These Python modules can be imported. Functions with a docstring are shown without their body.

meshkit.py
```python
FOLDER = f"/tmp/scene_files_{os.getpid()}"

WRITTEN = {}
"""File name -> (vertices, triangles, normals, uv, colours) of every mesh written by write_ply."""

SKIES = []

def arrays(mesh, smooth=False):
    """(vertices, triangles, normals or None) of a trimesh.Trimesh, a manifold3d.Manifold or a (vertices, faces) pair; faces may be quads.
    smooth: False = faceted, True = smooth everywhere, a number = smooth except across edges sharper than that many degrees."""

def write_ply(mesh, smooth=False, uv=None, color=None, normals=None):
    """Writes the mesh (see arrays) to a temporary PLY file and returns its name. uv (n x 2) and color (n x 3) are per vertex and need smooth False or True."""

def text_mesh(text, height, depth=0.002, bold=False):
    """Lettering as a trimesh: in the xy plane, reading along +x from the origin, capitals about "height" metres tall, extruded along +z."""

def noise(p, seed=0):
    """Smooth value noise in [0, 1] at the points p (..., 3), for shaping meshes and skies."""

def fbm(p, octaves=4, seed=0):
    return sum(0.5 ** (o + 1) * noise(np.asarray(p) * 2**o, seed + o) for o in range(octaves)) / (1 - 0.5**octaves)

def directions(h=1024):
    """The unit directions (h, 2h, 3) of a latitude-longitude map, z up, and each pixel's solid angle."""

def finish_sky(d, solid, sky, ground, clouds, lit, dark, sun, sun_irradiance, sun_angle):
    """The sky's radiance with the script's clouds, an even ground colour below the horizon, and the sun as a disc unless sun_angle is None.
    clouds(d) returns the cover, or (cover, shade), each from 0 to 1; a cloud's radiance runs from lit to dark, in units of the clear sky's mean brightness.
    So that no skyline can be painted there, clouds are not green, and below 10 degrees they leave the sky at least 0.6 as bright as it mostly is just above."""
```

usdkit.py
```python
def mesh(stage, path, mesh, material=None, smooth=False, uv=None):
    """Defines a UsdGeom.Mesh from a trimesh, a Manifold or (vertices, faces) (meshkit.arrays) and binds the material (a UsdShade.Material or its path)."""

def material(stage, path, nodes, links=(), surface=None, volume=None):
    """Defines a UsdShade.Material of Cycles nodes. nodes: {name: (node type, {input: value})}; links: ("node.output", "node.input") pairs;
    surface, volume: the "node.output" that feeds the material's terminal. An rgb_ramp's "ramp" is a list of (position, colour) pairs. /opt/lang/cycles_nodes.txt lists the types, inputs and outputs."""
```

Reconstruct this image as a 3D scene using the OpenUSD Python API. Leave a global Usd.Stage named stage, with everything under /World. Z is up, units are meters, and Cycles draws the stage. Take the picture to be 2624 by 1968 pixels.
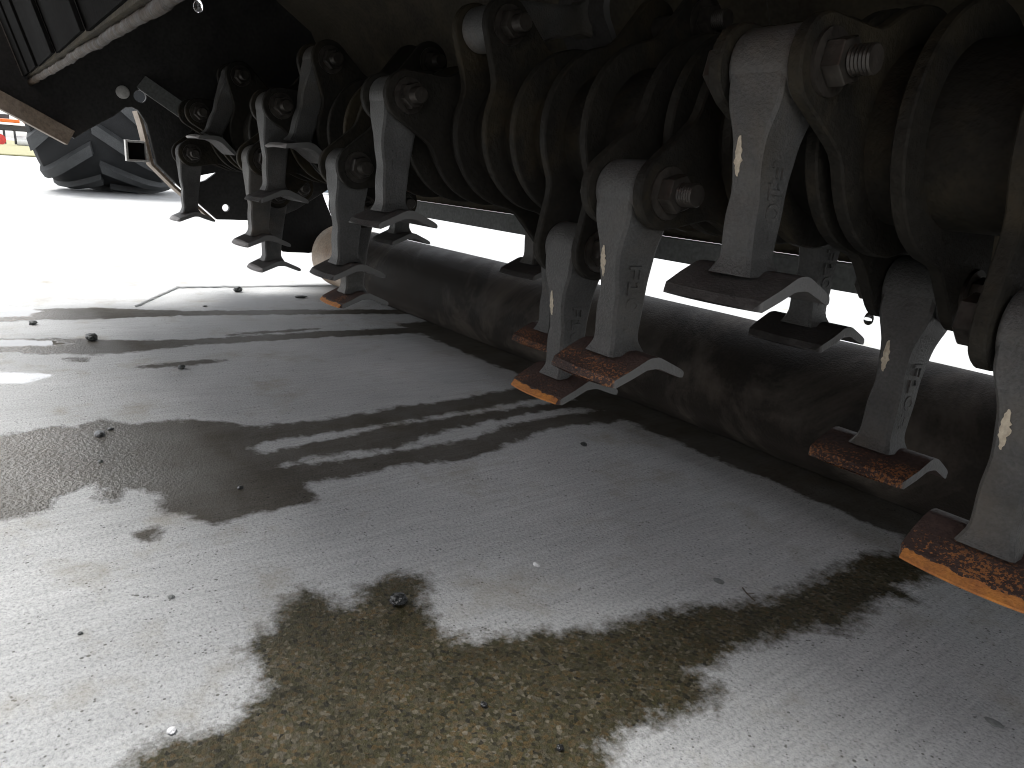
import math, numpy as np, trimesh, usdkit, meshkit
import shapely.geometry as sg
from shapely import affinity
from shapely.ops import unary_union
from pxr import Usd, UsdGeom, UsdLux, Gf, Sdf, UsdShade, Vt

stage = Usd.Stage.CreateInMemory()
UsdGeom.SetStageUpAxis(stage, UsdGeom.Tokens.z)
UsdGeom.SetStageMetersPerUnit(stage, 1.0)
UsdGeom.Xform.Define(stage, '/World')
UsdGeom.Scope.Define(stage, '/World/Looks')

# ------------------------------------------------------------------ camera, sky, sun, exposure
# Lengths below are in hammer lengths x 5 ("units"); S turns them into metres. X runs along the rotor
# (the far end is -X), Y towards the rear roller, Z up; the ground is z = 0 and the camera 0.52 units above it.
S = 0.72
GZ = 0.52                                    # camera height in units: the numbers measured from the camera are lifted by it
EXPOSURE = 2.5
SUN_EL, SUN_AZ = math.radians(64), math.radians(-125)   # azimuth = atan2(x, y) of the direction towards the sun
SKY_STRENGTH, SUN_INTENSITY = 0.07, 0.22

cam = UsdGeom.Camera.Define(stage, '/World/camera')
c_px, VPX, NAD = np.array([1312, 984.]), np.array([-140, 340.2]), np.array([850, 7484.])   # vanishing points of the photograph
F_PX = math.sqrt(-np.dot(VPX - c_px, NAD - c_px))
ax = np.array([*(VPX - c_px), F_PX]); ax /= np.linalg.norm(ax)
dn = np.array([*(NAD - c_px), F_PX]); dn /= np.linalg.norm(dn)
Xc, Zc = -ax, -dn
R = np.stack([Xc, np.cross(Zc, Xc), Zc])     # camera (x right, y down, z forward) -> world
right, down, fwd = R[:, 0], R[:, 1], R[:, 2]
m = Gf.Matrix4d(*[float(v) for v in (*right, 0, *(-down), 0, *(-fwd), 0, 0, 0, GZ * S, 1)])
cam.AddTransformOp().Set(m)
cam.CreateHorizontalApertureAttr(36.0)
cam.CreateVerticalApertureAttr(27.0)
cam.CreateFocalLengthAttr(36.0 * F_PX / 2624)
cam.CreateClippingRangeAttr(Gf.Vec2f(0.02, 2000))
cam.CreateExposureAttr(EXPOSURE)

dome = UsdLux.DomeLight.Define(stage, '/World/sky')
dome.GetPrim().SetCustomDataByKey('kind', 'structure')
sky_mat = usdkit.material(stage, '/World/Looks/sky', {
    's': ('sky_texture', {'sky_type': 'single_scattering', 'sun_disc': False, 'sun_elevation': SUN_EL, 'sun_rotation': SUN_AZ, 'aerosol_density': 2.0}),
    'h': ('hsv', {'saturation': 0.16, 'value': 1.0}),
    'tc': ('texture_coordinate', {}),
    'n': ('noise_texture', {'scale': 2.2, 'detail': 5.0, 'roughness': 0.55}),
    'r': ('rgb_ramp', {'ramp': [(0.3, (0.82, 0.83, 0.85)), (0.7, (1.1, 1.1, 1.1))]}),
    'mx': ('mix', {'mix_type': 'multiply', 'fac': 1.0}),
    'b': ('background_shader', {'strength': SKY_STRENGTH})},
    [('s.color', 'h.color'), ('tc.generated', 'n.vector'), ('n.fac', 'r.fac'), ('h.color', 'mx.color1'), ('r.color', 'mx.color2'), ('mx.color', 'b.color')], surface='b.background')
UsdShade.MaterialBindingAPI.Apply(dome.GetPrim()).Bind(sky_mat)

sun = UsdLux.DistantLight.Define(stage, '/World/sun')
sun.CreateIntensityAttr(SUN_INTENSITY); sun.CreateAngleAttr(25.0); sun.CreateColorAttr(Gf.Vec3f(1.0, 0.985, 0.965)); sun.CreateNormalizeAttr(True)
sd = np.array([math.sin(SUN_AZ) * math.cos(SUN_EL), math.cos(SUN_AZ) * math.cos(SUN_EL), math.sin(SUN_EL)])
zax = sd; xax = np.cross([0, 0, 1], zax); xax /= np.linalg.norm(xax); yax = np.cross(zax, xax)
sun.AddTransformOp().Set(Gf.Matrix4d(*[float(v) for v in (*xax, 0, *yax, 0, *zax, 0, 0, 0, 0, 1)]))

# ------------------------------------------------------------------ helpers
rng = np.random.default_rng(7)
used = {}
def numbered(parent, name):
    k = (parent, name); n = used.get(k, -1) + 1; used[k] = n
    return f'{parent}/{name}' if n == 0 else f'{parent}/{name}_{n:03d}'
def tag(p, label=None, cat=None, group=None, kind=None):
    p = p.GetPrim() if hasattr(p, 'GetPrim') else p
    for k, v in (('label', label), ('category', cat), ('group', group), ('kind', kind)):
        if v: p.SetCustomDataByKey(k, v)
    return p
def obj(name, mesh, mat, parent='/World', smooth=35):
    """One Mesh prim; mesh in units relative to its parent. Things at /World are lifted to the ground datum by their own Xform or here."""
    parent = str(parent.GetPath()) if hasattr(parent, 'GetPath') else parent
    v, f, n = meshkit.arrays(mesh, smooth)
    v = v * S
    if parent == '/World': v = v + [0, 0, GZ * S]
    me = UsdGeom.Mesh.Define(stage, numbered(parent, name))
    me.CreatePointsAttr(Vt.Vec3fArray.FromNumpy(v.astype(np.float32)))
    me.CreateFaceVertexCountsAttr(Vt.IntArray.FromNumpy(np.full(len(f), 3, np.int32)))
    me.CreateFaceVertexIndicesAttr(Vt.IntArray.FromNumpy(f.astype(np.int32).ravel()))
    me.CreateSubdivisionSchemeAttr('none')
    if n is not None:
        me.CreateNormalsAttr(Vt.Vec3fArray.FromNumpy(n.astype(np.float32))); me.SetNormalsInterpolation('vertex')
    UsdShade.MaterialBindingAPI.Apply(me.GetPrim()).Bind(mat)
    return me
def thing(name, loc=(0, 0, 0), rot=None, **kw):
    x = UsdGeom.Xform.Define(stage, numbered('/World', name))
    t = np.eye(4)
    if rot is not None: t[:3, :3] = rot
    t[:3, 3] = (np.array(loc, float) + [0, 0, GZ]) * S
    x.AddTransformOp().Set(Gf.Matrix4d(*[float(v) for v in t.T.ravel()]))
    tag(x, **kw)
    return x
def rx(a):
    c, s = math.cos(a), math.sin(a); return np.array([[1, 0, 0], [0, c, -s], [0, s, c]])
def rz(a):
    c, s = math.cos(a), math.sin(a); return np.array([[c, -s, 0], [s, c, 0], [0, 0, 1]])
def ry(a):
    c, s = math.cos(a), math.sin(a); return np.array([[c, 0, s], [0, 1, 0], [-s, 0, c]])
def cat(*ms): return trimesh.util.concatenate([x for m_ in ms for x in (m_ if isinstance(m_, (list, tuple)) else [m_])])
def ring_mesh(rings, cap=True):
    """rings: k x n x 3 -> closed loft."""
    rings = np.asarray(rings, float); k, n = rings.shape[:2]
    v = rings.reshape(-1, 3); f = []
    for i in range(k - 1):
        a = i * n + np.arange(n); b = i * n + (np.arange(n) + 1) % n
        f += [np.stack([a, b, b + n], 1), np.stack([a, b + n, a + n], 1)]
    f = np.vstack(f)
    if cap:
        v = np.vstack([v, rings[0].mean(0), rings[-1].mean(0)]); c0 = k * n
        a = np.arange(n); b = (a + 1) % n
        f = np.vstack([f, np.stack([b, a, np.full(n, c0)], 1), np.stack([a + (k - 1) * n, b + (k - 1) * n, np.full(n, c0 + 1)], 1)])
    me = trimesh.Trimesh(v, f, process=False); me.fix_normals(); return me
def lathe_x(prof, n=32, phase=0):
    """prof: (x, r) pairs, revolved about X, closed at both ends."""
    a = np.linspace(0, 2 * np.pi, n, endpoint=False) + phase
    return ring_mesh([np.stack([np.full(n, x), r * np.cos(a), r * np.sin(a)], 1) for x, r in prof])
def plate_x(poly, x0, x1, b=0.0015):
    """Polygon in (y, z) given thickness along X with bevelled edges (holes allowed)."""
    poly = poly.simplify(0.0004)
    parts = []
    for pg in getattr(poly, 'geoms', [poly]):
        pg = sg.polygon.orient(pg)
        inner = lambda rg, sgn: None
        V, Fc = [], []
        loops = [np.array(pg.exterior.coords)[:-1]] + [np.array(i.coords)[:-1] for i in pg.interiors]
        off = 0; all0 = []
        capv, capf = trimesh.creation.triangulate_polygon(sg.Polygon(loops[0], loops[1:]), engine='earcut')
        for L in loops:
            n = len(L)
            e = np.roll(L, -1, 0) - L; e /= np.maximum(np.linalg.norm(e, axis=1, keepdims=True), 1e-12)
            nm = np.stack([e[:, 1], -e[:, 0]], 1); vn = nm + np.roll(nm, 1, 0)
            vn /= np.maximum((vn * nm).sum(1, keepdims=True), 0.3)
            I = L - vn * b
            for xx, LL in ((x0, I), (x0 + b, L), (x1 - b, L), (x1, I)):
                V.append(np.column_stack([np.full(n, xx), LL]))
            a_, b_ = np.arange(n), (np.arange(n) + 1) % n
            for i in range(3):
                o0, o1 = off + i * n, off + (i + 1) * n
                Fc += [np.stack([o0 + a_, o0 + b_, o1 + b_], 1), np.stack([o0 + a_, o1 + b_, o1 + a_], 1)]
            all0.append((off, L, I)); off += 4 * n
        V = np.vstack(V); Fc = np.vstack(Fc)
        from scipy.spatial import cKDTree
        for side in (0, 1):
            LL = np.vstack([L for _, L, _ in all0]); II = np.vstack([I for _, _, I in all0])
            cv = II[cKDTree(LL).query(capv)[1]]
            cf = capf if side else capf[:, ::-1]
            Fc = np.vstack([Fc, cf + len(V)])
            V = np.vstack([V, np.column_stack([np.full(len(cv), x1 if side else x0), cv])])
        parts.append(trimesh.Trimesh(V, Fc, process=False))
    return cat(parts)
def box(x0, x1, y0, y1, z0, z1, b=0.002):
    p = sg.box(y0 , z0, y1, z1)
    return plate_x(p, x0, x1, b)
def tube_between(p, q, r, n=12):
    p, q = np.array(p, float), np.array(q, float); d = q - p; L = np.linalg.norm(d); d /= L
    u = np.cross(d, [0, 0, 1.]);  u = np.array([1., 0, 0]) if np.linalg.norm(u) < 1e-6 else u / np.linalg.norm(u); w = np.cross(d, u)
    a = np.linspace(0, 2 * np.pi, n, endpoint=False); c = r * (np.outer(np.cos(a), u) + np.outer(np.sin(a), w))
    return ring_mesh([p + c, q + c])
def sweep_profile(profile, x0, x1, thick):
    """Open polyline in (y, z) given a thickness, extruded along X."""
    ls = sg.LineString(profile).buffer(thick / 2, cap_style=2, join_style=1, quad_segs=6)
    return plate_x(ls, x0, x1, 0.001)

# ------------------------------------------------------------------ materials
def metal(name, base, dark, rough=0.55, scale=14.0, bump=0.12, speck=None, speck_amt=0.0, dust=None, metallic=0.0, detail_scale=160.0, ior=1.5, front=False, ends=False, tip=None, spec=0.5):
    """Painted or scaled steel: blotchy tone, fine grain relief, optional specks (rust) and soft dust clouds."""
    nodes = {
        'tc': ('texture_coordinate', {}), 'g': ('geometry', {}), 'oi': ('object_info', {}),
        'off': ('vector_math', {'math_type': 'multiply_add', 'vector2': (0, 0, 0)}),
        'n1': ('noise_texture', {'scale': scale, 'detail': 6.0, 'roughness': 0.6}),
        'r1': ('rgb_ramp', {'ramp': [(0.3, dark), (0.72, base)]}),
        'n2': ('noise_texture', {'scale': detail_scale, 'detail': 4.0, 'roughness': 0.6}),
        'r2': ('rgb_ramp', {'ramp': [(0.3, (0.7, 0.7, 0.7)), (0.7, (1.15, 1.15, 1.15))]}),
        'mx': ('mix', {'mix_type': 'multiply', 'fac': 1.0}),
        'rr': ('map_range', {'from_min': 0.3, 'from_max': 0.7, 'to_min': rough - 0.12, 'to_max': rough + 0.15, 'clamp': True}),
        'bp': ('bump', {'strength': bump, 'distance': 0.004}),
        'p': ('principled_bsdf', {'metallic': metallic, 'ior': ior, 'specular_ior_level': spec})}
    links = [('g.position', 'n1.vector'), ('g.position', 'n2.vector'), ('n1.fac', 'r1.fac'), ('n2.fac', 'r2.fac'), ('r1.color', 'mx.color1'), ('r2.color', 'mx.color2'),
             ('n1.fac', 'rr.value'), ('rr.result', 'p.roughness'), ('n2.fac', 'bp.height'), ('bp.normal', 'p.normal')]
    del nodes['off'], nodes['tc'], nodes['oi']
    last = 'mx.color'
    if speck is not None:
        nodes['n3'] = ('noise_texture', {'scale': 420.0, 'detail': 3.0, 'roughness': 0.65})
        nodes['n4'] = ('noise_texture', {'scale': 22.0, 'detail': 3.0, 'roughness': 0.5})
        nodes['ad'] = ('math', {'math_type': 'add'})
        nodes['r3'] = ('rgb_ramp', {'ramp': [(1.16 - speck_amt, (0, 0, 0)), (1.24 - speck_amt, (1, 1, 1))]})
        nodes['ad'] = ('math', {'math_type': 'multiply_add', 'value2': 0.5, 'value3': 0.0})
        nodes['sm'] = ('math', {'math_type': 'add'})
        nodes['r3'] = ('map_range', {'from_min': 0.86 - speck_amt * 0.5, 'from_max': 0.90 - speck_amt * 0.5, 'clamp': True})
        nodes['ms'] = ('mix', {'color2': speck})
        links += [('g.position', 'n3.vector'), ('g.position', 'n4.vector'), ('n4.fac', 'ad.value1'), ('n3.fac', 'sm.value1'), ('ad.value', 'sm.value2'), ('sm.value', 'r3.value'), ('r3.result', 'ms.fac'), (last, 'ms.color1')]
        last = 'ms.color'
        if front:                                   # only towards the front edge of the piece itself
            nodes['tc'] = ('texture_coordinate', {}); nodes['sx'] = ('separate_xyz', {})
            nodes['fr'] = ('map_range', {'from_min': -.022 * S, 'from_max': -.04 * S, 'clamp': True}); nodes['fm'] = ('math', {'math_type': 'multiply'})
            links.remove(('r3.result', 'ms.fac'))
            links += [('tc.object', 'sx.vector'), ('sx.y', 'fr.value'), ('fr.result', 'fm.value1'), ('r3.result', 'fm.value2'), ('fm.value', 'ms.fac')]
    if ends:                                         # the sheared end faces of the piece are bare steel
        nodes['tc2'] = ('texture_coordinate', {}); nodes['sx2'] = ('separate_xyz', {}); nodes['ab'] = ('math', {'math_type': 'absolute'})
        nodes['en'] = ('map_range', {'from_min': .0585 * S, 'from_max': .0600 * S, 'clamp': True}); nodes['me'] = ('mix', {'color2': (0.115, 0.113, 0.109)})
        nodes['gn'] = ('separate_xyz', {}); nodes['ga'] = ('math', {'math_type': 'absolute'}); nodes['gm'] = ('map_range', {'from_min': .5, 'from_max': .8, 'clamp': True}); nodes['gx'] = ('math', {'math_type': 'multiply'})
        links += [('tc2.object', 'sx2.vector'), ('sx2.x', 'ab.value1'), ('ab.value', 'en.value'), ('tc2.normal', 'gn.vector'), ('gn.x', 'ga.value1'), ('ga.value', 'gm.value'),
                  ('en.result', 'gx.value1'), ('gm.result', 'gx.value2'), ('gx.value', 'me.fac'), (last, 'me.color1')]
        last = 'me.color'
    if tip is not None:                              # the bevelled front edge is lightened, the light it catches painted in
        nodes['tc3'] = ('texture_coordinate', {}); nodes['sx3'] = ('separate_xyz', {})
        nodes['ti'] = ('map_range', {'from_min': -.0505 * S, 'from_max': -.0525 * S, 'clamp': True}); nodes['mt'] = ('mix', {'color2': tip})
        links += [('tc3.object', 'sx3.vector'), ('sx3.y', 'ti.value'), ('ti.result', 'mt.fac'), (last, 'mt.color1')]
        last = 'mt.color'
    if dust is not None:
        nodes['n5'] = ('noise_texture', {'scale': 4.5, 'detail': 7.0, 'roughness': 0.68, 'distortion': 0.6})
        nodes['r5'] = ('map_range', {'from_min': 0.5, 'from_max': 0.72, 'to_max': 0.75, 'clamp': True})
        nodes['md'] = ('mix', {'color2': dust})
        links += [('g.position', 'n5.vector'), ('n5.fac', 'r5.value'), ('r5.result', 'md.fac'), (last, 'md.color1')]
        last = 'md.color'
    links.append((last, 'p.base_color'))
    return usdkit.material(stage, '/World/Looks/' + name, nodes, links, surface='p.BSDF')

M = {}
M['forged'] = metal('forged_steel', (0.088, 0.087, 0.084), (0.042, 0.041, 0.039), 0.5, 20, 0.35, detail_scale=420, dust=(0.11, 0.092, 0.07), spec=0.3)
M['foot'] = metal('hammer_foot', (0.075, 0.07, 0.067), (0.035, 0.032, 0.03), 0.5, 40, 0.25, detail_scale=300, ends=True, spec=0.2)
M['foot_far'] = metal('hammer_foot_lit_tip', (0.075, 0.07, 0.067), (0.035, 0.032, 0.03), 0.5, 40, 0.25, detail_scale=300, ends=True, tip=(0.30, 0.285, 0.275), spec=0.2)  # far feet: light on the front bevel painted as a pale tip
M['foot_rust'] = metal('hammer_foot_rusty', (0.082, 0.055, 0.047), (0.042, 0.030, 0.027), 0.6, 40, 0.35, detail_scale=300, speck=(0.26, 0.115, 0.05), speck_amt=0.16, front=True, ends=True, spec=0.2)
M['foot_edge'] = metal('hammer_foot_edge_rust', (0.082, 0.055, 0.047), (0.042, 0.030, 0.027), 0.6, 40, 0.35, detail_scale=300, speck=(0.30, 0.13, 0.05), speck_amt=0.08, front=True, ends=True, spec=0.2)
M['foot_tip'] = metal('hammer_tip_ground', (0.30, 0.30, 0.29), (0.20, 0.195, 0.19), 0.4, 40, 0.15, detail_scale=300)
M['rust_edge'] = metal('rust_orange_edge', (0.50, 0.20, 0.035), (0.28, 0.095, 0.02), 0.7, 60, 0.3, detail_scale=350)
M['chip'] = metal('bare_chip', (0.52, 0.46, 0.36), (0.36, 0.30, 0.22), 0.6, 60, 0.2, detail_scale=350)
M['rotor'] = metal('rotor_black', (0.024, 0.0215, 0.017), (0.011, 0.010, 0.0085), 0.68, 12, 0.5, dust=(0.062, 0.048, 0.026), spec=0.12)
M['tube'] = metal('rotor_tube_black', (0.021, 0.019, 0.015), (0.010, 0.0092, 0.0078), 0.72, 12, 0.5, dust=(0.058, 0.045, 0.025), spec=0.1)
M['bolt'] = metal('bolt_steel', (0.055, 0.048, 0.041), (0.022, 0.019, 0.016), 0.38, 60, 0.2, metallic=0.35, spec=0.35)
M['housing'] = metal('housing_dirty_black', (0.085, 0.074, 0.055), (0.042, 0.036, 0.028), 0.75, 9, 0.5, dust=(0.13, 0.107, 0.07), spec=0.15)
M['flap'] = metal('rear_flap_grey', (0.15, 0.155, 0.15), (0.10, 0.105, 0.10), 0.55, 9, 0.2, spec=0.25)
M['rim'] = metal('rim_brown', (0.22, 0.175, 0.13), (0.12, 0.09, 0.065), 0.6, 18, 0.4, dust=(0.30, 0.25, 0.2), spec=0.25)  # lighter brown than the end plates
M['lip'] = metal('lip_wet_worn', (0.060, 0.042, 0.028), (0.016, 0.012, 0.008), 0.62, 60, 0.35, dust=(0.075, 0.052, 0.034), spec=0.12)
M['slat'] = metal('slat_black', (0.012, 0.0115, 0.011), (0.007, 0.007, 0.0065), 0.85, 9, 0.2, ior=1.12, spec=0.1)
M['slat_edge'] = metal('slat_edge_lit', (0.12, 0.10, 0.085), (0.05, 0.042, 0.035), 0.5, 30, 0.2)  # edges paler than the slats: the light they catch is painted in
M['side'] = metal('side_plate_black', (0.045, 0.044, 0.042), (0.026, 0.025, 0.024), 0.55, 9, 0.2, spec=0.12)
M['roller'] = metal('roller_dark', (0.026, 0.021, 0.017), (0.010, 0.0085, 0.007), 0.66, 9, 0.35, dust=(0.095, 0.080, 0.066), detail_scale=320, spec=0.12)
M['roller_end'] = metal('roller_worn_lit_end', (0.38, 0.33, 0.27), (0.20, 0.13, 0.08), 0.55, 12, 0.35, dust=(0.42, 0.37, 0.31), spec=0.3)  # worn end, also lightened for the light reaching it from outside
M['galv'] = metal('galvanised', (0.5, 0.49, 0.47), (0.36, 0.35, 0.33), 0.45, 18, 0.15)
M['tyre'] = metal('tyre_rubber', (0.020, 0.021, 0.022), (0.012, 0.0125, 0.013), 0.7, 10, 0.15, spec=0.15)
M['tyre_lug'] = metal('tyre_lug_shine', (0.06, 0.062, 0.063), (0.035, 0.037, 0.038), 0.7, 10, 0.15, spec=0.25)  # paler than the tyre: wet shine painted into the lug colour
M['rimpaint'] = metal('wheel_rim_paint', (0.55, 0.5, 0.4), (0.4, 0.36, 0.28), 0.5, 8, 0.1)
M['orange'] = metal('orange_paint', (0.75, 0.17, 0.02), (0.6, 0.12, 0.015), 0.4, 6, 0.05)
M['redpaint'] = metal('red_paint', (0.6, 0.05, 0.04), (0.45, 0.035, 0.03), 0.4, 6, 0.05)
M['blackpaint'] = metal('black_paint', (0.05, 0.05, 0.055), (0.03, 0.03, 0.033), 0.4, 6, 0.05)
M['white'] = metal('white_paint', (0.8, 0.8, 0.8), (0.7, 0.7, 0.7), 0.45, 6, 0.05)
M['bluegrey'] = metal('blue_grey_paint', (0.36, 0.44, 0.5), (0.26, 0.32, 0.37), 0.45, 6, 0.05)
M['stone_dark'] = metal('stone_dark', (0.055, 0.06, 0.056), (0.025, 0.028, 0.026), 0.45, 60, 0.6)
M['stone_wet'] = metal('stone_wet', (0.03, 0.031, 0.03), (0.014, 0.014, 0.014), 0.12, 60, 0.4)
M['stone_grey'] = metal('stone_grey', (0.22, 0.23, 0.22), (0.12, 0.125, 0.12), 0.6, 60, 0.5)
M['stone_white'] = metal('stone_white', (0.8, 0.8, 0.8), (0.62, 0.62, 0.62), 0.5, 60, 0.3)
M['grass'] = metal('lawn_green', (0.30, 0.28, 0.15), (0.22, 0.21, 0.10), 0.8, 1.5, 0.3)
M['foliage'] = metal('foliage', (0.08, 0.10, 0.04), (0.04, 0.055, 0.02), 0.7, 2.0, 0.1)
M['twig'] = metal('twig_brown', (0.09, 0.065, 0.04), (0.05, 0.035, 0.02), 0.7, 60, 0.4)
M['drop'] = usdkit.material(stage, '/World/Looks/water_drop', {'p': ('principled_bsdf', {'base_color': (1, 1, 1), 'roughness': 0.02, 'ior': 1.33, 'transmission_weight': 1.0})}, [], surface='p.BSDF')

# ------------------------------------------------------------------ the ground: one sheet, fine near the camera, out to the horizon
MOSS = [(-.541,.032),(-.602,.058),(-.619,.091),(-.604,.148),(-.63,.191),(-.683,.201),(-.712,.198),(-.727,.222),(-.745,.244),(-.776,.266),(-.796,.304),(-.755,.323),(-.729,.327),(-.764,.371),(-.768,.413),(-.748,.444),(-.724,.451),(-.697,.422),(-.648,.409),(-.609,.411),(-.587,.458),(-.566,.511),(-.537,.559),(-.537,.606),(-.524,.667),(-.503,.724),(-.481,.772),(-.469,.815),(-.467,.899),(-.465,.979),(-.473,1.045),(-.439,1.12),(-.374,1.112),(-.372,1.051),(-.384,1.007),(-.353,.991),(-.379,.959),(-.375,.891),(-.365,.83),(-.391,.809),(-.403,.758),(-.409,.711),(-.416,.667),(-.408,.64),(-.414,.607),(-.382,.608),(-.369,.576),(-.378,.536),(-.387,.485),(-.387,.44),(-.363,.436),(-.315,.383),(-.2,.2),(-.3,-.1),(-.5,-.1)]
WET = [(-1.546,-.022),(-1.54,.019),(-1.553,.077),(-1.542,.143),(-1.564,.178),(-1.504,.241),(-1.499,.316),(-1.447,.383),(-1.395,.44),(-1.381,.57),(-1.39,.737),(-1.385,.917),(-1.405,1.112),(-1.445,1.424),(-1.039,1.342),(-1.092,1.151),(-1.121,.985),(-1.072,.781),(-1.051,.704),(-1.088,.598),(-1.082,.496),(-1.09,.417),(-1.018,.42),(-1.02,.346),(-1.016,.289),(-1.013,.249),(-1.061,.222),(-1.09,.184),(-1.129,.211),(-1.18,.188),(-1.233,.125),(-1.209,.079),(-1.163,.051),(-1.165,.001),(-1.158,-.3),(-1.5,-.3)]
ISL1 = [(-1.286,.387),(-1.305,.446),(-1.296,.535),(-1.293,.623),(-1.299,.745),(-1.297,.924),(-1.307,1.11),(-1.267,1.164),(-1.271,.998),(-1.286,.795),(-1.289,.684),(-1.289,.631),(-1.264,.56),(-1.263,.466),(-1.252,.393)]
ISL2 = [(-1.18,.394),(-1.188,.472),(-1.183,.542),(-1.168,.631),(-1.2,.721),(-1.215,.82),(-1.222,.986),(-1.21,1.115),(-1.166,1.163),(-1.185,1.051),(-1.189,.91),(-1.149,.766),(-1.151,.693),(-1.155,.624),(-1.161,.551),(-1.164,.472)]
ST1 = [(-2.7,.0),(-2.747,.148),(-2.73,.327),(-2.599,.583),(-2.533,.876),(-2.415,1.328),(-2.326,1.318),(-2.447,.846),(-2.515,.564),(-2.533,.3),(-2.57,.135),(-2.557,.001)]
ST2 = [(-2.384,-.1),(-2.316,.16),(-2.212,.371),(-2.181,.51),(-2.163,.894),(-2.115,1.291),(-2.012,1.413),(-2.026,1.237),(-2.079,.859),(-2.089,.666),(-2.104,.491),(-2.083,.381),(-2.078,.239),(-2.13,.143),(-2.191,.049),(-2.212,-.1)]
POOLS = [[(-2.049,-.1),(-1.972,.092),(-1.945,.126),(-1.92,.167),(-1.905,.132),(-1.89,.099),(-1.857,.084),(-1.886,.052),(-1.906,-.1)],
         [(-2.345,-.1),(-2.321,.096),(-2.28,.178),(-2.227,.215),(-2.217,.151),(-2.242,.052),(-2.253,-.1)],
         [(-2.834,-.1),(-2.778,.15),(-2.702,.194),(-2.626,.139),(-2.625,-.1)]]
def sdf(poly, P):
    """Signed distance (positive inside) from a shapely (multi)polygon to points."""
    import shapely
    pts = shapely.points(P[:, 0], P[:, 1])
    d = shapely.distance(poly.boundary, pts)
    return np.where(shapely.contains(poly, pts), d, -d)
def axis(lo, hi, step, far):
    core = np.arange(lo, hi + step / 2, step); out = []; d = step; x = hi
    while x < far: d *= 1.35; x += d; out.append(x)
    out2 = []; d = step; x = lo
    while x > -far: d *= 1.35; x -= d; out2.append(x)
    return np.concatenate([out2[::-1], core, out])
gx, gy = axis(-3.3, 0.5, 0.0125, 900), axis(-0.7, 1.7, 0.0125, 900)
GX, GY = np.meshgrid(gx, gy, indexing='ij')
PXY = np.column_stack([GX.ravel(), GY.ravel()])
near = (np.abs(PXY[:, 0] + 1.4) < 2.4) & (np.abs(PXY[:, 1] - .5) < 1.6)
P_ = lambda p: sg.Polygon(p).buffer(0)
wet_shade_poly = unary_union([P_(WET).difference(P_(ISL1)).difference(P_(ISL2)), P_(ST1), P_(ST2),
                       sg.box(-2.2, 1.165, 1.0, 1.40),                                   # damp strip along the roller, its contact shade painted in with it
                       sg.Point(-1.18, .14).buffer(.02), sg.Point(-1.02, .17).buffer(.022), sg.Point(-2.05, .2).buffer(.03),
                       affinity.scale(sg.Point(-1.92, .42).buffer(.05), .5, 2.2), affinity.scale(sg.Point(-2.2, .75).buffer(.05), .4, 3)])
fields = {}
for key, poly in (('wet', wet_shade_poly), ('moss', P_(MOSS)), ('pool', unary_union([P_(p) for p in POOLS]))):
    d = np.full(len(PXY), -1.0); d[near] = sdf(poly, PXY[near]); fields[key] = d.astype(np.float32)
fields['film'] = (np.clip((.34 - PXY[:, 1]) / .22, 0, 1) * np.clip((-1.02 - PXY[:, 0]) / .2, 0, 1)).astype(np.float32)     # where the water still stands as a thin film
nX, nY = GX.shape
I = np.arange(nX * nY).reshape(nX, nY)
gf = np.vstack([np.stack([I[:-1, :-1].ravel(), I[1:, :-1].ravel(), I[1:, 1:].ravel()], 1), np.stack([I[:-1, :-1].ravel(), I[1:, 1:].ravel(), I[:-1, 1:].ravel()], 1)])
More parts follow.
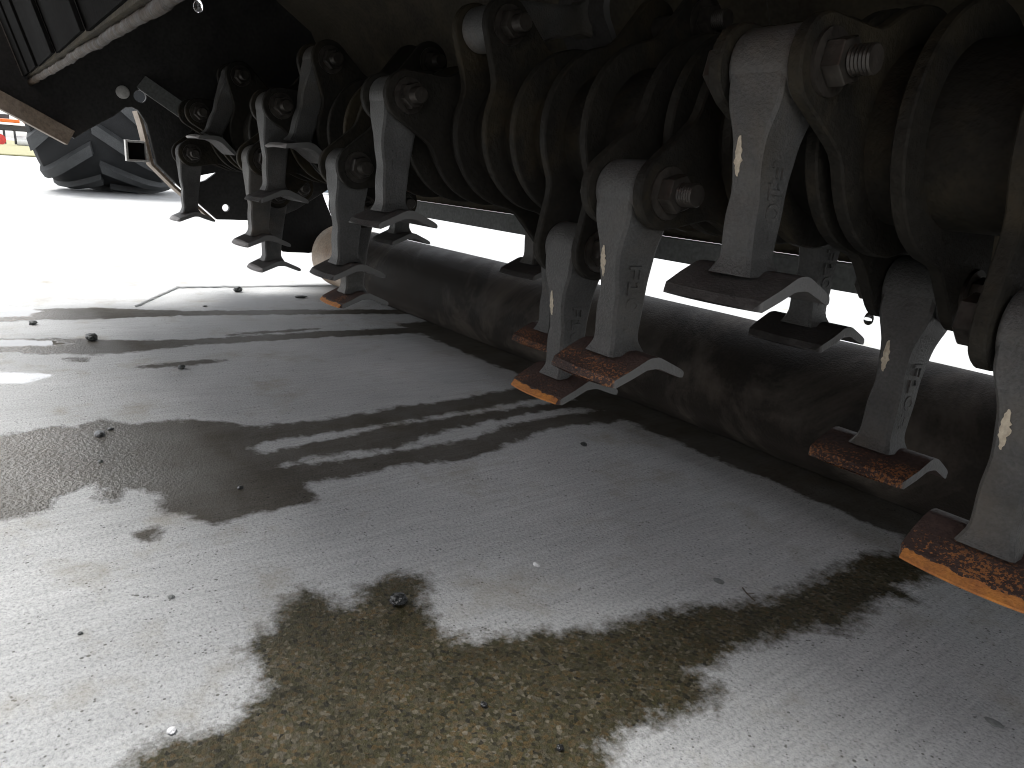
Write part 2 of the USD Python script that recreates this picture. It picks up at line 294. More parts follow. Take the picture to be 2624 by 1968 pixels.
gv = np.column_stack([PXY * S, np.zeros(len(PXY))])
ground = UsdGeom.Mesh.Define(stage, '/World/concrete_ground')
ground.CreatePointsAttr(Vt.Vec3fArray.FromNumpy(gv.astype(np.float32)))
ground.CreateFaceVertexCountsAttr(Vt.IntArray.FromNumpy(np.full(len(gf), 3, np.int32)))
ground.CreateFaceVertexIndicesAttr(Vt.IntArray.FromNumpy(gf.astype(np.int32).ravel()))
ground.CreateSubdivisionSchemeAttr('none')
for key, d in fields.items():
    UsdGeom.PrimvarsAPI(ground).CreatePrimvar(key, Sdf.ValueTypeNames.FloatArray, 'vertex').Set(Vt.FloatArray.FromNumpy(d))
tag(ground, kind='structure', label='pale concrete yard with wet streaks and a brown damp patch')

gn = {
    'g': ('geometry', {}),
    'wet': ('attribute', {'attribute': 'wet'}), 'moss': ('attribute', {'attribute': 'moss'}), 'pool': ('attribute', {'attribute': 'pool'}),
    # dry concrete
    'nb': ('noise_texture', {'scale': 3.5, 'detail': 6.0, 'roughness': 0.6}),
    'rb': ('rgb_ramp', {'ramp': [(0.32, (0.375, 0.380, 0.378)), (0.68, (0.475, 0.480, 0.478))]}),
    'ng': ('noise_texture', {'scale': 330.0, 'detail': 4.0, 'roughness': 0.7}),
    'rg': ('rgb_ramp', {'ramp': [(0.28, (0.52, 0.52, 0.51)), (0.48, (0.98, 0.98, 0.98)), (0.75, (1.28, 1.27, 1.24))]}),
    'm1': ('mix', {'mix_type': 'multiply', 'fac': 1.0}),
    # brushed streaks
    'mp': ('mapping', {'rotation': (0, 0, math.radians(-14)), 'scale': (150.0, 12.0, 1.0)}),
    'ns': ('noise_texture', {'scale': 1.0, 'detail': 4.0, 'roughness': 0.6}),
    'rs': ('rgb_ramp', {'ramp': [(0.3, (0.86, 0.86, 0.86)), (0.7, (1.08, 1.08, 1.08))]}),
    'm2': ('mix', {'mix_type': 'multiply', 'fac': 1.0}),
    # pits: small dark holes
    'vp': ('voronoi_texture', {'scale': 170.0, 'feature': 'f1', 'randomness': 1.0}),
    'vn': ('noise_texture', {'scale': 38.0, 'detail': 3.0}),
    'pa': ('math', {'math_type': 'multiply_add', 'value2': 0.75, 'value3': -0.27}),
    'pl': ('math', {'math_type': 'subtract'}),
    'pm': ('map_range', {'from_min': -0.02, 'from_max': 0.05, 'to_min': 0.0, 'to_max': 1.0, 'clamp': True}),
    'm3': ('mix', {'color2': (0.15, 0.148, 0.14)}),
    # faint warm stains
    'nw': ('noise_texture', {'scale': 9.0, 'detail': 6.0, 'roughness': 0.7}),
    'rw': ('map_range', {'from_min': 0.53, 'from_max': 0.74, 'to_max': 0.75, 'clamp': True}),
    'm4': ('mix', {'color2': (0.27, 0.245, 0.19)}),
    # edges of the damp shapes wander
    'ne': ('noise_texture', {'scale': 34.0, 'detail': 5.0, 'roughness': 0.65}),
    'je': ('math', {'math_type': 'multiply_add', 'value2': 0.075, 'value3': -0.0375}),
    'ne2': ('noise_texture', {'scale': 60.0, 'detail': 7.0, 'roughness': 0.75}),
    'je2': ('math', {'math_type': 'multiply_add', 'value2': 0.10, 'value3': -0.05}),
    'wa': ('math', {'math_type': 'add'}), 'wm': ('map_range', {'from_min': -0.006, 'from_max': 0.010, 'clamp': True}),
    'oa': ('math', {'math_type': 'add'}), 'om': ('map_range', {'from_min': -0.012, 'from_max': 0.016, 'clamp': True}),
    'qa': ('math', {'math_type': 'add'}), 'qm': ('map_range', {'from_min': -0.004, 'from_max': 0.012, 'clamp': True}),
    # damp colour
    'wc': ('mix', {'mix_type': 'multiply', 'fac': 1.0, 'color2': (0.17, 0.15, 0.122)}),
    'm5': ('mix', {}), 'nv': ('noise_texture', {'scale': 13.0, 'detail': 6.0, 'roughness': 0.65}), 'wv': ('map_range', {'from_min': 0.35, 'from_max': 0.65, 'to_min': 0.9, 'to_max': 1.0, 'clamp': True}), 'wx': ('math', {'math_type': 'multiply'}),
    # algae patch: coarse exposed grains in olive, ochre, grey and brown
    'vm': ('voronoi_texture', {'scale': 330.0, 'feature': 'f1', 'randomness': 1.0}),
    'vbw': ('separate_color', {}),
    'rm': ('rgb_ramp', {'ramp': [(0.0, (0.016, 0.015, 0.011)), (0.25, (0.042, 0.038, 0.018)), (0.5, (0.050, 0.046, 0.031)), (0.7, (0.066, 0.046, 0.020)), (0.88, (0.060, 0.055, 0.043)), (1.0, (0.115, 0.103, 0.082))]}),
    'nm': ('noise_texture', {'scale': 26.0, 'detail': 6.0, 'roughness': 0.65}),
    'rm2': ('rgb_ramp', {'ramp': [(0.3, (0.65, 0.62, 0.5)), (0.52, (1.0, 0.98, 0.88)), (0.7, (1.45, 1.4, 1.35))]}),
    'mm': ('mix', {'mix_type': 'multiply', 'fac': 1.0}),
    'nm3': ('noise_texture', {'scale': 420.0, 'detail': 3.0, 'roughness': 0.7}),
    'rm3': ('rgb_ramp', {'ramp': [(0.3, (0.6, 0.6, 0.6)), (0.7, (1.35, 1.35, 1.3))]}),
    'mm3': ('mix', {'mix_type': 'multiply', 'fac': 1.0}),
    'm6': ('mix', {}),
    # gloss
    'r0': ('map_range', {'from_min': 0.3, 'from_max': 0.7, 'to_min': 0.62, 'to_max': 0.8, 'clamp': True}),
    'film': ('attribute', {'attribute': 'film'}), 'rfw': ('mix_float', {'a': 0.42, 'b': 0.13}), 'swf': ('mix_float', {'a': 0.04, 'b': 0.75}), 'sw': ('mix_float', {'a': 0.35}), 'sp': ('mix_float', {'b': 0.9}), 'rwet': ('mix_float', {}), 'rmoss': ('mix_float', {'b': 0.42}), 'rpool': ('mix_float', {'b': 0.015}),
    # relief
    'hb': ('math', {'math_type': 'multiply_add', 'value2': 0.9}),
    'hs': ('math', {'math_type': 'multiply_add', 'value2': 0.6}),
    'hv': ('math', {'math_type': 'multiply_add', 'value2': -1.2}),
    'nr': ('noise_texture', {'scale': 300.0, 'detail': 5.0, 'roughness': 0.75}),
    'hn': ('math', {'math_type': 'multiply_add', 'value2': 1.4}),
    'nf': ('noise_texture', {'scale': 150.0, 'detail': 2.0, 'roughness': 0.6}), 'fw': ('math', {'math_type': 'multiply'}), 'ff': ('math', {'math_type': 'multiply'}), 'hf': ('math', {'math_type': 'multiply_add', 'value2': 5.0}), 'inv': ('math', {'math_type': 'subtract', 'value1': 1.0}),
    'bs': ('math', {'math_type': 'multiply', 'value2': 0.5}),
    'bp': ('bump', {'distance': 0.0028}),
    'p': ('principled_bsdf', {'ior': 1.30})}
gl = [('g.position', f'{n}.vector') for n in ('nb', 'nv', 'nf', 'ng', 'mp', 'vp', 'vn', 'nw', 'ne', 'ne2', 'vm', 'nm', 'nm3', 'nr')] + [
    ('nb.fac', 'rb.fac'), ('ng.fac', 'rg.fac'), ('rb.color', 'm1.color1'), ('rg.color', 'm1.color2'),
    ('mp.vector', 'ns.vector'), ('ns.fac', 'rs.fac'), ('m1.color', 'm2.color1'), ('rs.color', 'm2.color2'),
    ('vn.fac', 'pa.value1'), ('pa.value', 'pl.value1'), ('vp.distance', 'pl.value2'), ('pl.value', 'pm.value'), ('pm.result', 'm3.fac'), ('m2.color', 'm3.color1'),
    ('nw.fac', 'rw.value'), ('rw.result', 'm4.fac'), ('m3.color', 'm4.color1'),
    ('ne.fac', 'je.value1'), ('wet.fac', 'wa.value1'), ('je.value', 'wa.value2'), ('wa.value', 'wm.value'),
    ('ne2.fac', 'je2.value1'), ('moss.fac', 'oa.value1'), ('je2.value', 'oa.value2'), ('oa.value', 'om.value'),
    ('pool.fac', 'qa.value1'), ('je.value', 'qa.value2'), ('qa.value', 'qm.value'),
    ('m4.color', 'wc.color1'), ('m4.color', 'm5.color1'), ('wc.color', 'm5.color2'), ('nv.fac', 'wv.value'), ('wm.result', 'wx.value1'), ('wv.result', 'wx.value2'), ('wx.value', 'm5.fac'),
    ('vm.color', 'vbw.color'), ('vbw.r', 'rm.fac'), ('nm.fac', 'rm2.fac'), ('rm.color', 'mm.color1'), ('rm2.color', 'mm.color2'),
    ('nm3.fac', 'rm3.fac'), ('mm.color', 'mm3.color1'), ('rm3.color', 'mm3.color2'),
    ('m5.color', 'm6.color1'), ('mm3.color', 'm6.color2'), ('om.result', 'm6.fac'), ('m6.color', 'p.base_color'),
    ('nb.fac', 'r0.value'), ('film.fac', 'rfw.fac'), ('rfw.result', 'rwet.b'), ('film.fac', 'swf.fac'), ('swf.result', 'sw.b'), ('wm.result', 'sw.fac'), ('sw.result', 'sp.a'), ('qm.result', 'sp.fac'), ('sp.result', 'p.specular_ior_level'), ('r0.result', 'rwet.a'), ('wm.result', 'rwet.fac'), ('rwet.result', 'rmoss.a'), ('om.result', 'rmoss.fac'), ('rmoss.result', 'rpool.a'), ('qm.result', 'rpool.fac'), ('rpool.result', 'p.roughness'),
    ('ng.fac', 'hb.value1'), ('ns.fac', 'hs.value1'), ('hb.value', 'hs.value3'), ('pm.result', 'hv.value1'), ('hs.value', 'hv.value3'), ('nr.fac', 'hn.value1'), ('hv.value', 'hn.value3'), ('film.fac', 'fw.value1'), ('wm.result', 'fw.value2'), ('fw.value', 'ff.value1'), ('nf.fac', 'ff.value2'), ('ff.value', 'hf.value1'), ('hn.value', 'hf.value3'), ('hf.value', 'bp.height'),
    ('qm.result', 'inv.value2'), ('inv.value', 'bs.value1'), ('bs.value', 'bp.strength'), ('bp.normal', 'p.normal')]
ground_mat = usdkit.material(stage, '/World/Looks/concrete', gn, gl, surface='p.BSDF')
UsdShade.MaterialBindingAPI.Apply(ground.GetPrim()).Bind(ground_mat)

# the joint between two slabs: a shallow filled strip that wanders a little, and the crack that leaves it
def strip(pts, w, z, seed):
    pts = np.array(pts, float); r = np.random.default_rng(seed)
    t = np.linspace(0, 1, 60); seg = np.concatenate([[0], np.cumsum(np.linalg.norm(np.diff(pts, axis=0), axis=1))]); seg /= seg[-1]
    c = np.stack([np.interp(t, seg, pts[:, k]) for k in (0, 1)], 1)
    d = np.gradient(c, axis=0); d /= np.linalg.norm(d, axis=1, keepdims=True); nrm = np.stack([-d[:, 1], d[:, 0]], 1)
    c = c + nrm * (r.normal(0, w * .16, 60))[:, None]
    ww = w * r.uniform(.5, 1.1, 60)[:, None]
    L, Rr = c + nrm * ww / 2, c - nrm * ww / 2
    rings = [np.array([[*L[i], z], [*c[i], z + .0012], [*Rr[i], z], [*c[i], z - .002]]) for i in range(60)]
    return ring_mesh(rings)
jt = obj('slab_joint', cat(strip([(-3.06, .66), (-3.03, .87), (-2.976, 1.265), (-2.95, 1.8)], .022, -GZ + .004, 3), strip([(-2.7, .45), (-2.868, .548), (-3.05, .66)], .013, -GZ + .004, 4)), M['stone_grey'])
tag(jt, kind='structure')

# ------------------------------------------------------------------ rotor
RY, RZ = 0.83, 0.065                       # rotor axis relative to the camera
PR = 0.185                                 # pivot circle
# stations along the rotor: x, angle of the front ear
ST = [(1.1, 164), (.93, 120), (.76, 204), (.59, 244), (.42, 204), (.27, 164), (.10, 120), (-.055, 204), (-.215, 244), (-.465, 164), (-.647, 204), (-.843, 244), (-1.085, 121), (-1.255, 164), (-1.475, 204),
      (-1.63, 244), (-1.78, 122), (-1.885, 164), (-2.04, 204), (-2.20, 244), (-2.47, 120), (-2.62, 164), (-2.775, 204)]
rotor = thing('mulcher_rotor', (0, RY, RZ), label='dark steel rotor tube with pairs of curved lug plates under the housing', cat='rotor')
obj('rotor_tube', lathe_x([(-2.90, .092), (1.22, .092)], 64), M['tube'], rotor)
obj('end_disc', lathe_x([(-2.915, .12), (-2.912, .123), (-2.903, .123), (-2.9, .12)], 64), M['rotor'], rotor)
obj('end_disc', lathe_x([(1.22, .12), (1.223, .123), (1.232, .123), (1.235, .12)], 64), M['rotor'], rotor)
def lug_plate(th, ears=(0, math.pi)):
    core = sg.Point(0, 0).buffer(.128, quad_segs=24)
    p = [core]
    for s in ears:
        e = (PR * math.cos(th + s), PR * math.sin(th + s))
        # the ear leans: its trailing flank runs straight to the tube, the leading one is hollow
        p.append(unary_union([sg.Point(*e).buffer(.043, quad_segs=16), sg.Point(0, 0).buffer(.088)]).convex_hull)
    pl = unary_union(p).buffer(.055, quad_segs=8).buffer(-.055, quad_segs=8)
    return pl
def hexp(r, x0, x1):
    return lathe_x([(x0, r * .93), (x0 + .002, r), (x1 - .002, r), (x1, r * .93)], 6, .3)
def thread(r, x0, x1):
    xs = np.linspace(x0, x1, 13); return lathe_x([(x, r if i % 2 else r * .9) for i, x in enumerate(xs)] , 18)
GAP = .037
SINGLE = {-.465: (0,), -.600: (0,), -.405: (0,), }
for x, deg in ST + [(-.600, 344), (-.405, 298)]:
    th = math.radians(deg); ears = SINGLE.get(x, (0, math.pi)); pl = lug_plate(th, ears)
    for s in (-1, 1):
        x0 = x + s * (GAP + .0075)
        obj('lug_plate', plate_x(pl, x0 - .0075, x0 + .0075, .002), M['rotor'], rotor)
    for k in ears:
        cy, cz = PR * math.cos(th + k), PR * math.sin(th + k)
        e = GAP + .0152
        bolt = cat(lathe_x([(x - e - .004, .028), (x - e, .028)], 24), hexp(.025, x - e - .022, x - e - .004))
        nut = cat(lathe_x([(x + e, .030), (x + e + .004, .030)], 24), hexp(.0225, x + e + .004, x + e + .022), thread(.0135, x + e + .0225, x + e + .044))
        pin = lathe_x([(x - e, .016), (x + e, .016)], 18)
        for nm, me in (('bolt_head', bolt), ('nut', nut), ('pivot_pin', pin)):
            me.apply_translation([0, cy, cz]); obj(nm, me, M['bolt'], rotor)

obj('lug_plate', plate_x(sg.Point(0, 0).buffer(.130, quad_segs=24), -.968, -.953, .002), M['rotor'], rotor)
# ------------------------------------------------------------------ hammers
def shank_mesh():
    zs = np.array([-.008, -.034, -.046, -.058, -.072, -.090, -.108, -.122, -.135, -.150, -.168, -.182, -.192, -.199])
    hx = np.array([.0315, .0305, .0270, .0220, .0185, .0172, .0163, .0172, .0186, .0190, .0188, .0190, .0215, .0275])      # half width along X
    yf = np.array([-.0345, -.034, -.0335, -.033, -.0325, -.0315, -.0285, -.0255, -.0278, -.0285, -.0275, -.0265, -.0285, -.036])
    yb = np.array([.0345, .036, .036, .0355, .034, .032, .029, .0265, .0245, .0225, .0205, .0195, .022, .030])
    t = np.linspace(zs[0], zs[-1], 34)
    f = lambda a: np.interp(-t, -zs, a)
    from scipy.ndimage import gaussian_filter1d
    HX, YF, YB = (gaussian_filter1d(f(a), 1.0, mode='nearest') for a in (hx, yf, yb))
    rings = []
    for i, z in enumerate(t):
        a, y0, y1, c, cb = HX[i], YF[i], YB[i], .0035, .008
        rings.append([(-a + c, y0, z), (a - c, y0, z), (a, y0 + c, z), (a, y1 - cb, z), (a - cb * .7, y1, z), (-a + cb * .7, y1, z), (-a, y1 - cb, z), (-a, y0 + c, z)])
    stem = ring_mesh(rings)
    barrel = lathe_x([(-.034, .030), (-.0325, .034), (-.029, .036), (.029, .036), (.0325, .034), (.034, .030)], 36)
    return cat(stem, barrel)
def foot_mesh():
    """Inverted V of plate with a bevelled two-facet front edge and a tapered rear tip."""
    ys = np.array([-.061, -.053, -.030, -.007, .000, .010, .016, .036, .054, .061, .064])
    top = np.array([-.2235, -.2155, -.2052, -.1950, -.1935, -.1935, -.1950, -.2040, -.2120, -.2160, -.2195])
    thk = np.array([.0020, .0110, .0120, .0135, .0145, .0145, .0140, .0128, .0115, .0085, .0030])
    wid = np.array([.0560, .0610, .0630, .0630, .0630, .0630, .0630, .0625, .0610, .0600, .0590])
    rings = []
    for k in range(len(ys)):
        w = wid[k]; xs = np.linspace(-w, w, 9)
        bow = -.006 * (1 - (xs / w) ** 2) * np.clip((-ys[k] - .02) / .03, 0, 1)     # the front edge is slightly pointed
        up = [(x, ys[k] + b, top[k]) for x, b in zip(xs, bow)]; lo = [(x, ys[k] + b, top[k] - thk[k]) for x, b in zip(xs[::-1], bow[::-1])]
        rings.append(up + lo)
    return ring_mesh(rings)
def edge_strip(seed):
    """Flaking rust-orange band along the front bevel."""
    r = np.random.default_rng(seed); n = 40; xs = np.linspace(-.056, .056, n)
    h = .0045 + .0055 * meshkit.fbm(np.column_stack([xs * 70, np.full(n, seed), np.zeros(n)]), 3) + r.uniform(-.0008, .0008, n)
    ya = -.0610 - .006 * (1 - (xs / .057) ** 2).clip(0); rings = []
    for x, y, q in zip(xs, ya, h):
        s = q / .0106                                   # along the bevel: dy .008, dz .0075
        rings.append([(x, y - .0012, -.2255), (x, y - .0012, -.2232), (x, y - .0008 + .008 * s, -.2224 + .0080 * s), (x, y + .002 + .008 * s, -.2250 + .0077 * s)])
    return ring_mesh(rings)
def chip_mesh(seed):
    r = np.random.default_rng(seed); n = 16
    zz = np.linspace(-.066, -.104, n); w = .0042 * np.sin(np.linspace(.15, 3.0, n)) * r.uniform(.75, 1.25, n); cx = -.008 + r.normal(0, .0006, n)
    yy = np.interp(-zz, [.055, .08, .105], [-.033, -.032, -.0285])
    return ring_mesh([[(c - a, y + .001, z), (c - a, y - .0009, z), (c + a, y - .0009, z), (c + a, y + .001, z)] for c, a, y, z in zip(cx, w, yy, zz)])
def marking_mesh():
    t = meshkit.text_mesh('F10H', .019, .0030, bold=True)
    t.apply_translation([0, -.0085, -.0008])
    # reads downwards on the +X side: text x -> -z, text y -> +y... text z -> +x
    v = np.array(t.vertices); spread = v.copy()
    t.vertices = np.column_stack([v[:, 2] + .0172, v[:, 1] - .002, -.086 - v[:, 0] * 1.25])
    t.fix_normals(); return t
SHANK, FOOT, MARK = shank_mesh(), foot_mesh(), marking_mesh()
EDGES, CHIPS = [edge_strip(s) for s in (1, 2, 3)], [chip_mesh(s) for s in (5, 6, 7)]
def hammer(x, deg, swing, yaw, style, label, group='hammers hanging from the rotor', chip=True, mark=True):
    th = math.radians(deg)
    rot = rx(math.radians(swing)) @ rz(math.radians(yaw))     # swing > 0: the foot comes forward, towards the camera side
    t = thing('mulcher_hammer', (x, RY + PR * math.cos(th), RZ + PR * math.sin(th)), rot, label=label, cat='hammer', group=group)
    obj('shank', SHANK, M['forged'], t)
    fo = obj('foot', FOOT, M[{'rust': 'foot_rust', 'orange': 'foot_edge', 'tip': 'foot_far'}.get(style, 'foot')], t, smooth=16)
    if style == 'orange': obj('rusty_edge', EDGES[hash(x) % 3 if False else int(abs(x) * 100) % 3], M['rust_edge'], fo)
    if chip: obj('paint_chip', CHIPS[int(abs(x) * 1000) % 3], M['chip'], t)
    if mark: obj('forged_marking', MARK, M['forged'], t)
    return t
B = 'grey forged hammer '
HAM = [
    (-.215, 244, 0, 0, 'orange', B + 'nearest, at the right edge, with bright orange foot edge'),
    (-.405, 298, -6, 0, 'rust', B + 'low in front of the roller, second from the right'),
    (-.465, 164, 0, 0, 'plain', B + 'hanging highest at right, dark foot against the white gap'),
    (-.600, 344, 0, 0, 'plain', B + 'behind the rotor, raised letters on its side'),
    (-.647, 204, 0, -2, 'rust', B + 'in the middle with a wide rust speckled foot'),
    (-.843, 244, 0, 0, 'orange', B + 'lowest in the middle, with a thin orange foot edge'),
    (-1.085, 301, 0, 0, 'rust', B + 'half hidden behind the two middle ones, rusty foot'),
    (-1.085, 121, 104, 0, 'plain', B + 'thrown back over the top of the rotor, round head showing'),
    (-1.255, 344, 0, 0, 'plain', B + 'in shadow behind the rotor, right end of the left gap'),
    (-1.255, 164, 0, 0, 'plain', B + 'left of the rotor arcs, winged foot at the gap corner'),
    (-1.475, 204, 0, 0, 'plain', B + 'hanging in front of the roller end, foot across its rim'),
    (-1.63, 244, 0, 0, 'orange', B + 'lowest at the roller end, just its orange foot showing'),
    (-1.78, 122, -16, 0, 'tip', B + 'leaning forward with bright foot edge, right one of two'),
    (-1.885, 164, 0, 0, 'plain', B + 'left of the roller end, rusty foot across darker shanks'),
    (-1.885, 344, 0, 0, 'plain', B + 'dark, behind the roller end one, beside the left gap'),
    (-2.04, 204, 0, 0, 'tip', B + 'left of the roller, grey foot tip against white yard'),
    (-2.20, 244, 0, 0, 'tip', B + 'lowest left of the roller, reddish bright foot tip'),
    (-2.47, 120, -22, 0, 'tip', B + 'leaning forward with bright foot edge, left one of two'),
    (-2.775, 204, 0, 0, 'tip', B + 'farthest at the left, in front of tyre and end plate'),
]
for h in HAM: hammer(*h, chip=h[0] in (-.215, -.405, -.465, -.647, -.843), mark=h[0] > -1.3 and h[2] < 90)
# ------------------------------------------------------------------ rear roller
RLY, RLR = 1.313, .129
RLZ = -GZ + RLR
roller = thing('rear_roller', (0, RLY, RLZ), label='long dark steel ground roller behind the hammers, brown worn and painted lighter as lit at its left end', cat='roller')
n = 72; xs = np.concatenate([np.linspace(-2.70, 1.22, 140)])
a = np.linspace(0, 2 * np.pi, n, endpoint=False)
rings = []
for x in xs:
    q = np.column_stack([np.full(n, x) * 3, np.cos(a) * 1.5, np.sin(a) * 1.5])
    r = RLR - .0028 * (meshkit.fbm(q, 3, 5) - .35).clip(0)
    rings.append(np.column_stack([np.full(n, x), r * np.cos(a), r * np.sin(a)]))
obj('roller_tube', ring_mesh(rings), M['roller'], roller)
obj('roller_rim', lathe_x([(-3.03, .10), (-3.015, .121), (-3.0, .1275), (-2.985, .1295), (-2.975, .1315), (-2.965, .1305), (-2.90, .1292), (-2.70, .1290), (-2.68, .1280)], 72), M['roller_end'], roller)
obj('roller_rim', lathe_x([(1.22, .1285), (1.28, .1295), (1.32, .124), (1.325, .11)], 72), M['roller_end'], roller)
obj('axle_stub', lathe_x([(-3.12, .035), (-3.05, .035)], 24), M['bolt'], roller)

# ------------------------------------------------------------------ housing
XL, XR = -2.95, 1.30
XM = -.93                                  # the low front hood ends here; nearer the camera the front stands open
hs = thing('mulcher_housing', (0, 0, 0), label='black dirty steel mower housing arching over the rotor, with end plates', cat='housing')
roof = [(.235, .185), (.26, .30), (.36, .46), (.52, .565), (.75, .61), (1.0, .58), (1.17, .47), (1.26, .30), (1.28, .10), (1.28, -.112)]
cs = sg.LineString(roof); obj('roof_shell', sweep_profile(roof, XL + .013, XM, .016), M['housing'], hs)
obj('roof_shell', sweep_profile([(.29, .365), (.36, .46)] + roof[3:], XM + .002, XR - .013, .016), M['housing'], hs)
obj('hood_cheek', plate_x(sg.Polygon([(.245, .19), (.268, .30), (.368, .455), (.522, .556), (.47, .537), (.36, .40), (.30, .27)]), XM - .02, XM - .004, .001), M['housing'], hs)
obj('rear_flap', cat(box(XL + .014, XR - .014, 1.262, 1.272, -.163, -.1125), box(XL + .014, XR - .014, 1.2415, 1.2615, -.119, -.1125)), M['flap'], hs)
# stiffening ribs and wear strip inside the shell
for x in (-2.3, -1.5, -.72, .1):
    pass
endpoly = sg.Polygon([(.10, .62), (.10, .16), (.15, .112), (.25, .064), (.344, .011), (.393, .046), (.467, .093), (.505, .125), (.525, .128), (.543, .120), (.556, .10),
                      (.569, .074), (.592, -.055), (.66, -.126), (.792, -.245), (.993, -.246), (1.10, -.20), (1.262, -.10), (1.262, .30), (1.1, .60), (.75, .63)])
endL = endpoly.difference(sg.Point(.826, -.201).buffer(.014)).difference(sg.Polygon([(.725, -.09), (.80, -.072), (.757, -.104), (.722, -.116)])).difference(sg.Point(.553, .166).buffer(.02))
e1 = obj('end_plate', plate_x(endL, XL - .012, XL + .012, .002), M['side'], hs)
obj('bolt_head', cat(lathe_x([(XL + .0125, .021), (XL + .020, .021), (XL + .023, .016)], 24)).apply_translation([0, .499, .173]), M['galv'], e1)
e2 = obj('end_plate', plate_x(endpoly, XR - .012, XR + .012, .002), M['side'], hs)
def flange(pts, x0, x1, t, mat, name='end_flange'):
    return obj(name, plate_x(sg.LineString(pts).buffer(t / 2, cap_style=2, join_style=2), x0, x1, .001), mat, hs)
skid = [(.02, .178), (.10, .132), (.20, .080), (.30, .026), (.325, .012)]
flange(skid, XL + .0125, XL + .10, .05, M['rim'], 'skid_rim')
flange(skid, XR - .10, XR - .0125, .05, M['rim'], 'skid_rim')
flange([(.549, .12), (.561, .073), (.584, -.058), (.654, -.132), (.786, -.252)], XL - .10, XL - .0125, .010, M['rim'])
# square tube socket outside the far end plate
sq = sg.box(.502, -.052, .574, .020); sq = sq.difference(sg.box(.5095, -.0445, .5665, .0125))
so = obj('square_socket', plate_x(sq, XL - .05, XL - .02, .001), M['galv'], hs)
obj('socket_back', plate_x(sg.box(.504, -.050, .572, .018), XL - .06, XL - .051, .001), M['slat'], so)  # black sheet painting the shade inside the hollow tube
# stiffener bar from the far end plate towards the rotor
def flat_bar(p, q, w, t):
    p, q = np.array(p, float), np.array(q, float); d = q - p; L = np.linalg.norm(d); d /= L
    n_ = np.cross(d, [1., 0, 0]); n_ = np.cross(d, np.cross([1., 0, 0], d)); n_ = np.cross([1., 0, 0], d); n_ /= np.linalg.norm(n_); u = np.cross(d, n_)
    rr = []
    for k in (0, .004, L - .004, L):
        i = .002 if k in (0, L) else 0
        rr.append([p + d * k + n_ * a_ * (w - i) + u * b_ * (t - i) for a_, b_ in ((-.5, -.5), (.5, -.5), (.5, .5), (-.5, .5))])
    return ring_mesh(rr)
obj('stiffener_bar', flat_bar((-2.937, .560, .212), (-2.83, .700, .104), .05, .014), M['flap'], hs)
obj('strike_bar', box(-1.135, -.985, 1.10, 1.112, .262, .335), M['housing'], hs)
# front lip bar, ragged, with the hanging slat curtain above it
n = 300; xs = np.linspace(XL + .012, XM, n); prof = np.linspace(0, 2 * np.pi, 14, endpoint=False)
rings = []
for i, x in enumerate(xs):
    q = np.array([x, 0, 0]); s = .0065 * (meshkit.fbm(np.array([[x * 26, 1.5, 0]]), 4, 2)[0] - .5); s2 = .007 * (meshkit.noise(np.array([[x * 9, 7.5, 0]]), 3)[0] - .5)
    rings.append(np.column_stack([np.full(14, x), .235 + (.008 + s * .8) * np.cos(prof), .172 + s2 * .7 + (.0095 + s * .8) * np.sin(prof)]))
lip = obj('front_lip', ring_mesh(rings), M['lip'], hs)
curtain = thing('front_slat_curtain', (0, .222, .188), label='row of black overlapping slats hanging above the wet front lip', cat='curtain')
edges = [-2.935, -2.73, -2.47, -2.04, -1.58, -1.17, -.945]
tilt = rx(math.radians(16))
for i in range(len(edges) - 1):
    x0, x1 = edges[i], edges[i + 1]
    sl = plate_x(sg.box(-.004, 0, .004, .44), 0, x1 - x0 + .02, .001)
    sl.vertices = (tilt @ rz(math.radians(-1.5)) @ np.array(sl.vertices).T).T + [x0, 0, 0]
    s_ = obj('slat', sl, M['slat'], curtain)
    ed = plate_x(sg.box(-.0055, .002, .0045, .43), -.0035, .0005, .0005); ed.vertices = (tilt @ np.array(ed.vertices).T).T + [x0, -.001, 0]
    obj('worn_edge', ed, M['slat_edge'], s_)
# canopy: unseen overhang, added to shade the slats and left front ground
can = [(.13, .625), (-.06, .65), (-.22, .62)]
obj('front_canopy', sweep_profile(can, XL, XM, .02), M['housing'], hs)

# roller arm at the far end, plate with the roller in it
arm = sg.Polygon([(1.00, .10), (1.24, .02), (1.262, -.127), (1.278, -.17), (1.30, -.219), (1.324, -.276), (1.318, -.378), (1.203, -.391), (1.092, -.385), (1.035, -.312), (1.01, -.1)]).buffer(.02).buffer(-.02)
obj('roller_arm', plate_x(arm, -3.095, -3.075, .002), M['slat'], hs)
obj('arm_spacer', box(-3.075, XL - .0125, 1.02, 1.22, -.10, .06), M['side'], hs)
obj('roller_arm', plate_x(arm, XR + .0125, XR + .0325, .002), M['side'], hs)

# ------------------------------------------------------------------ water drops
def drop(loc, r, label):
    a = np.linspace(0, np.pi, 14)
    prof = [(-r * 1.25 * math.cos(t_) if t_ < np.pi / 2 else -r * 1.9 * math.cos(t_), max(r * math.sin(t_) * (1 if t_ < np.pi / 2 else (math.sin(t_)) ** .8), 1e-5)) for t_ in a]
    me = lathe_x(prof, 18); me.vertices = np.array(me.vertices)[:, [1, 2, 0]]; me.fix_normals()
    o = obj('water_drop', me.apply_translation(loc), M['drop'], smooth=True)
    tag(o, label, 'water drop', 'water drops under the machine')
drop((-.915, .236, .150), .005, 'clear water drop hanging from the lip at the top edge')
drop((-.462, .915, -.147), .006, 'clear water drop under the lug plate against the white gap')

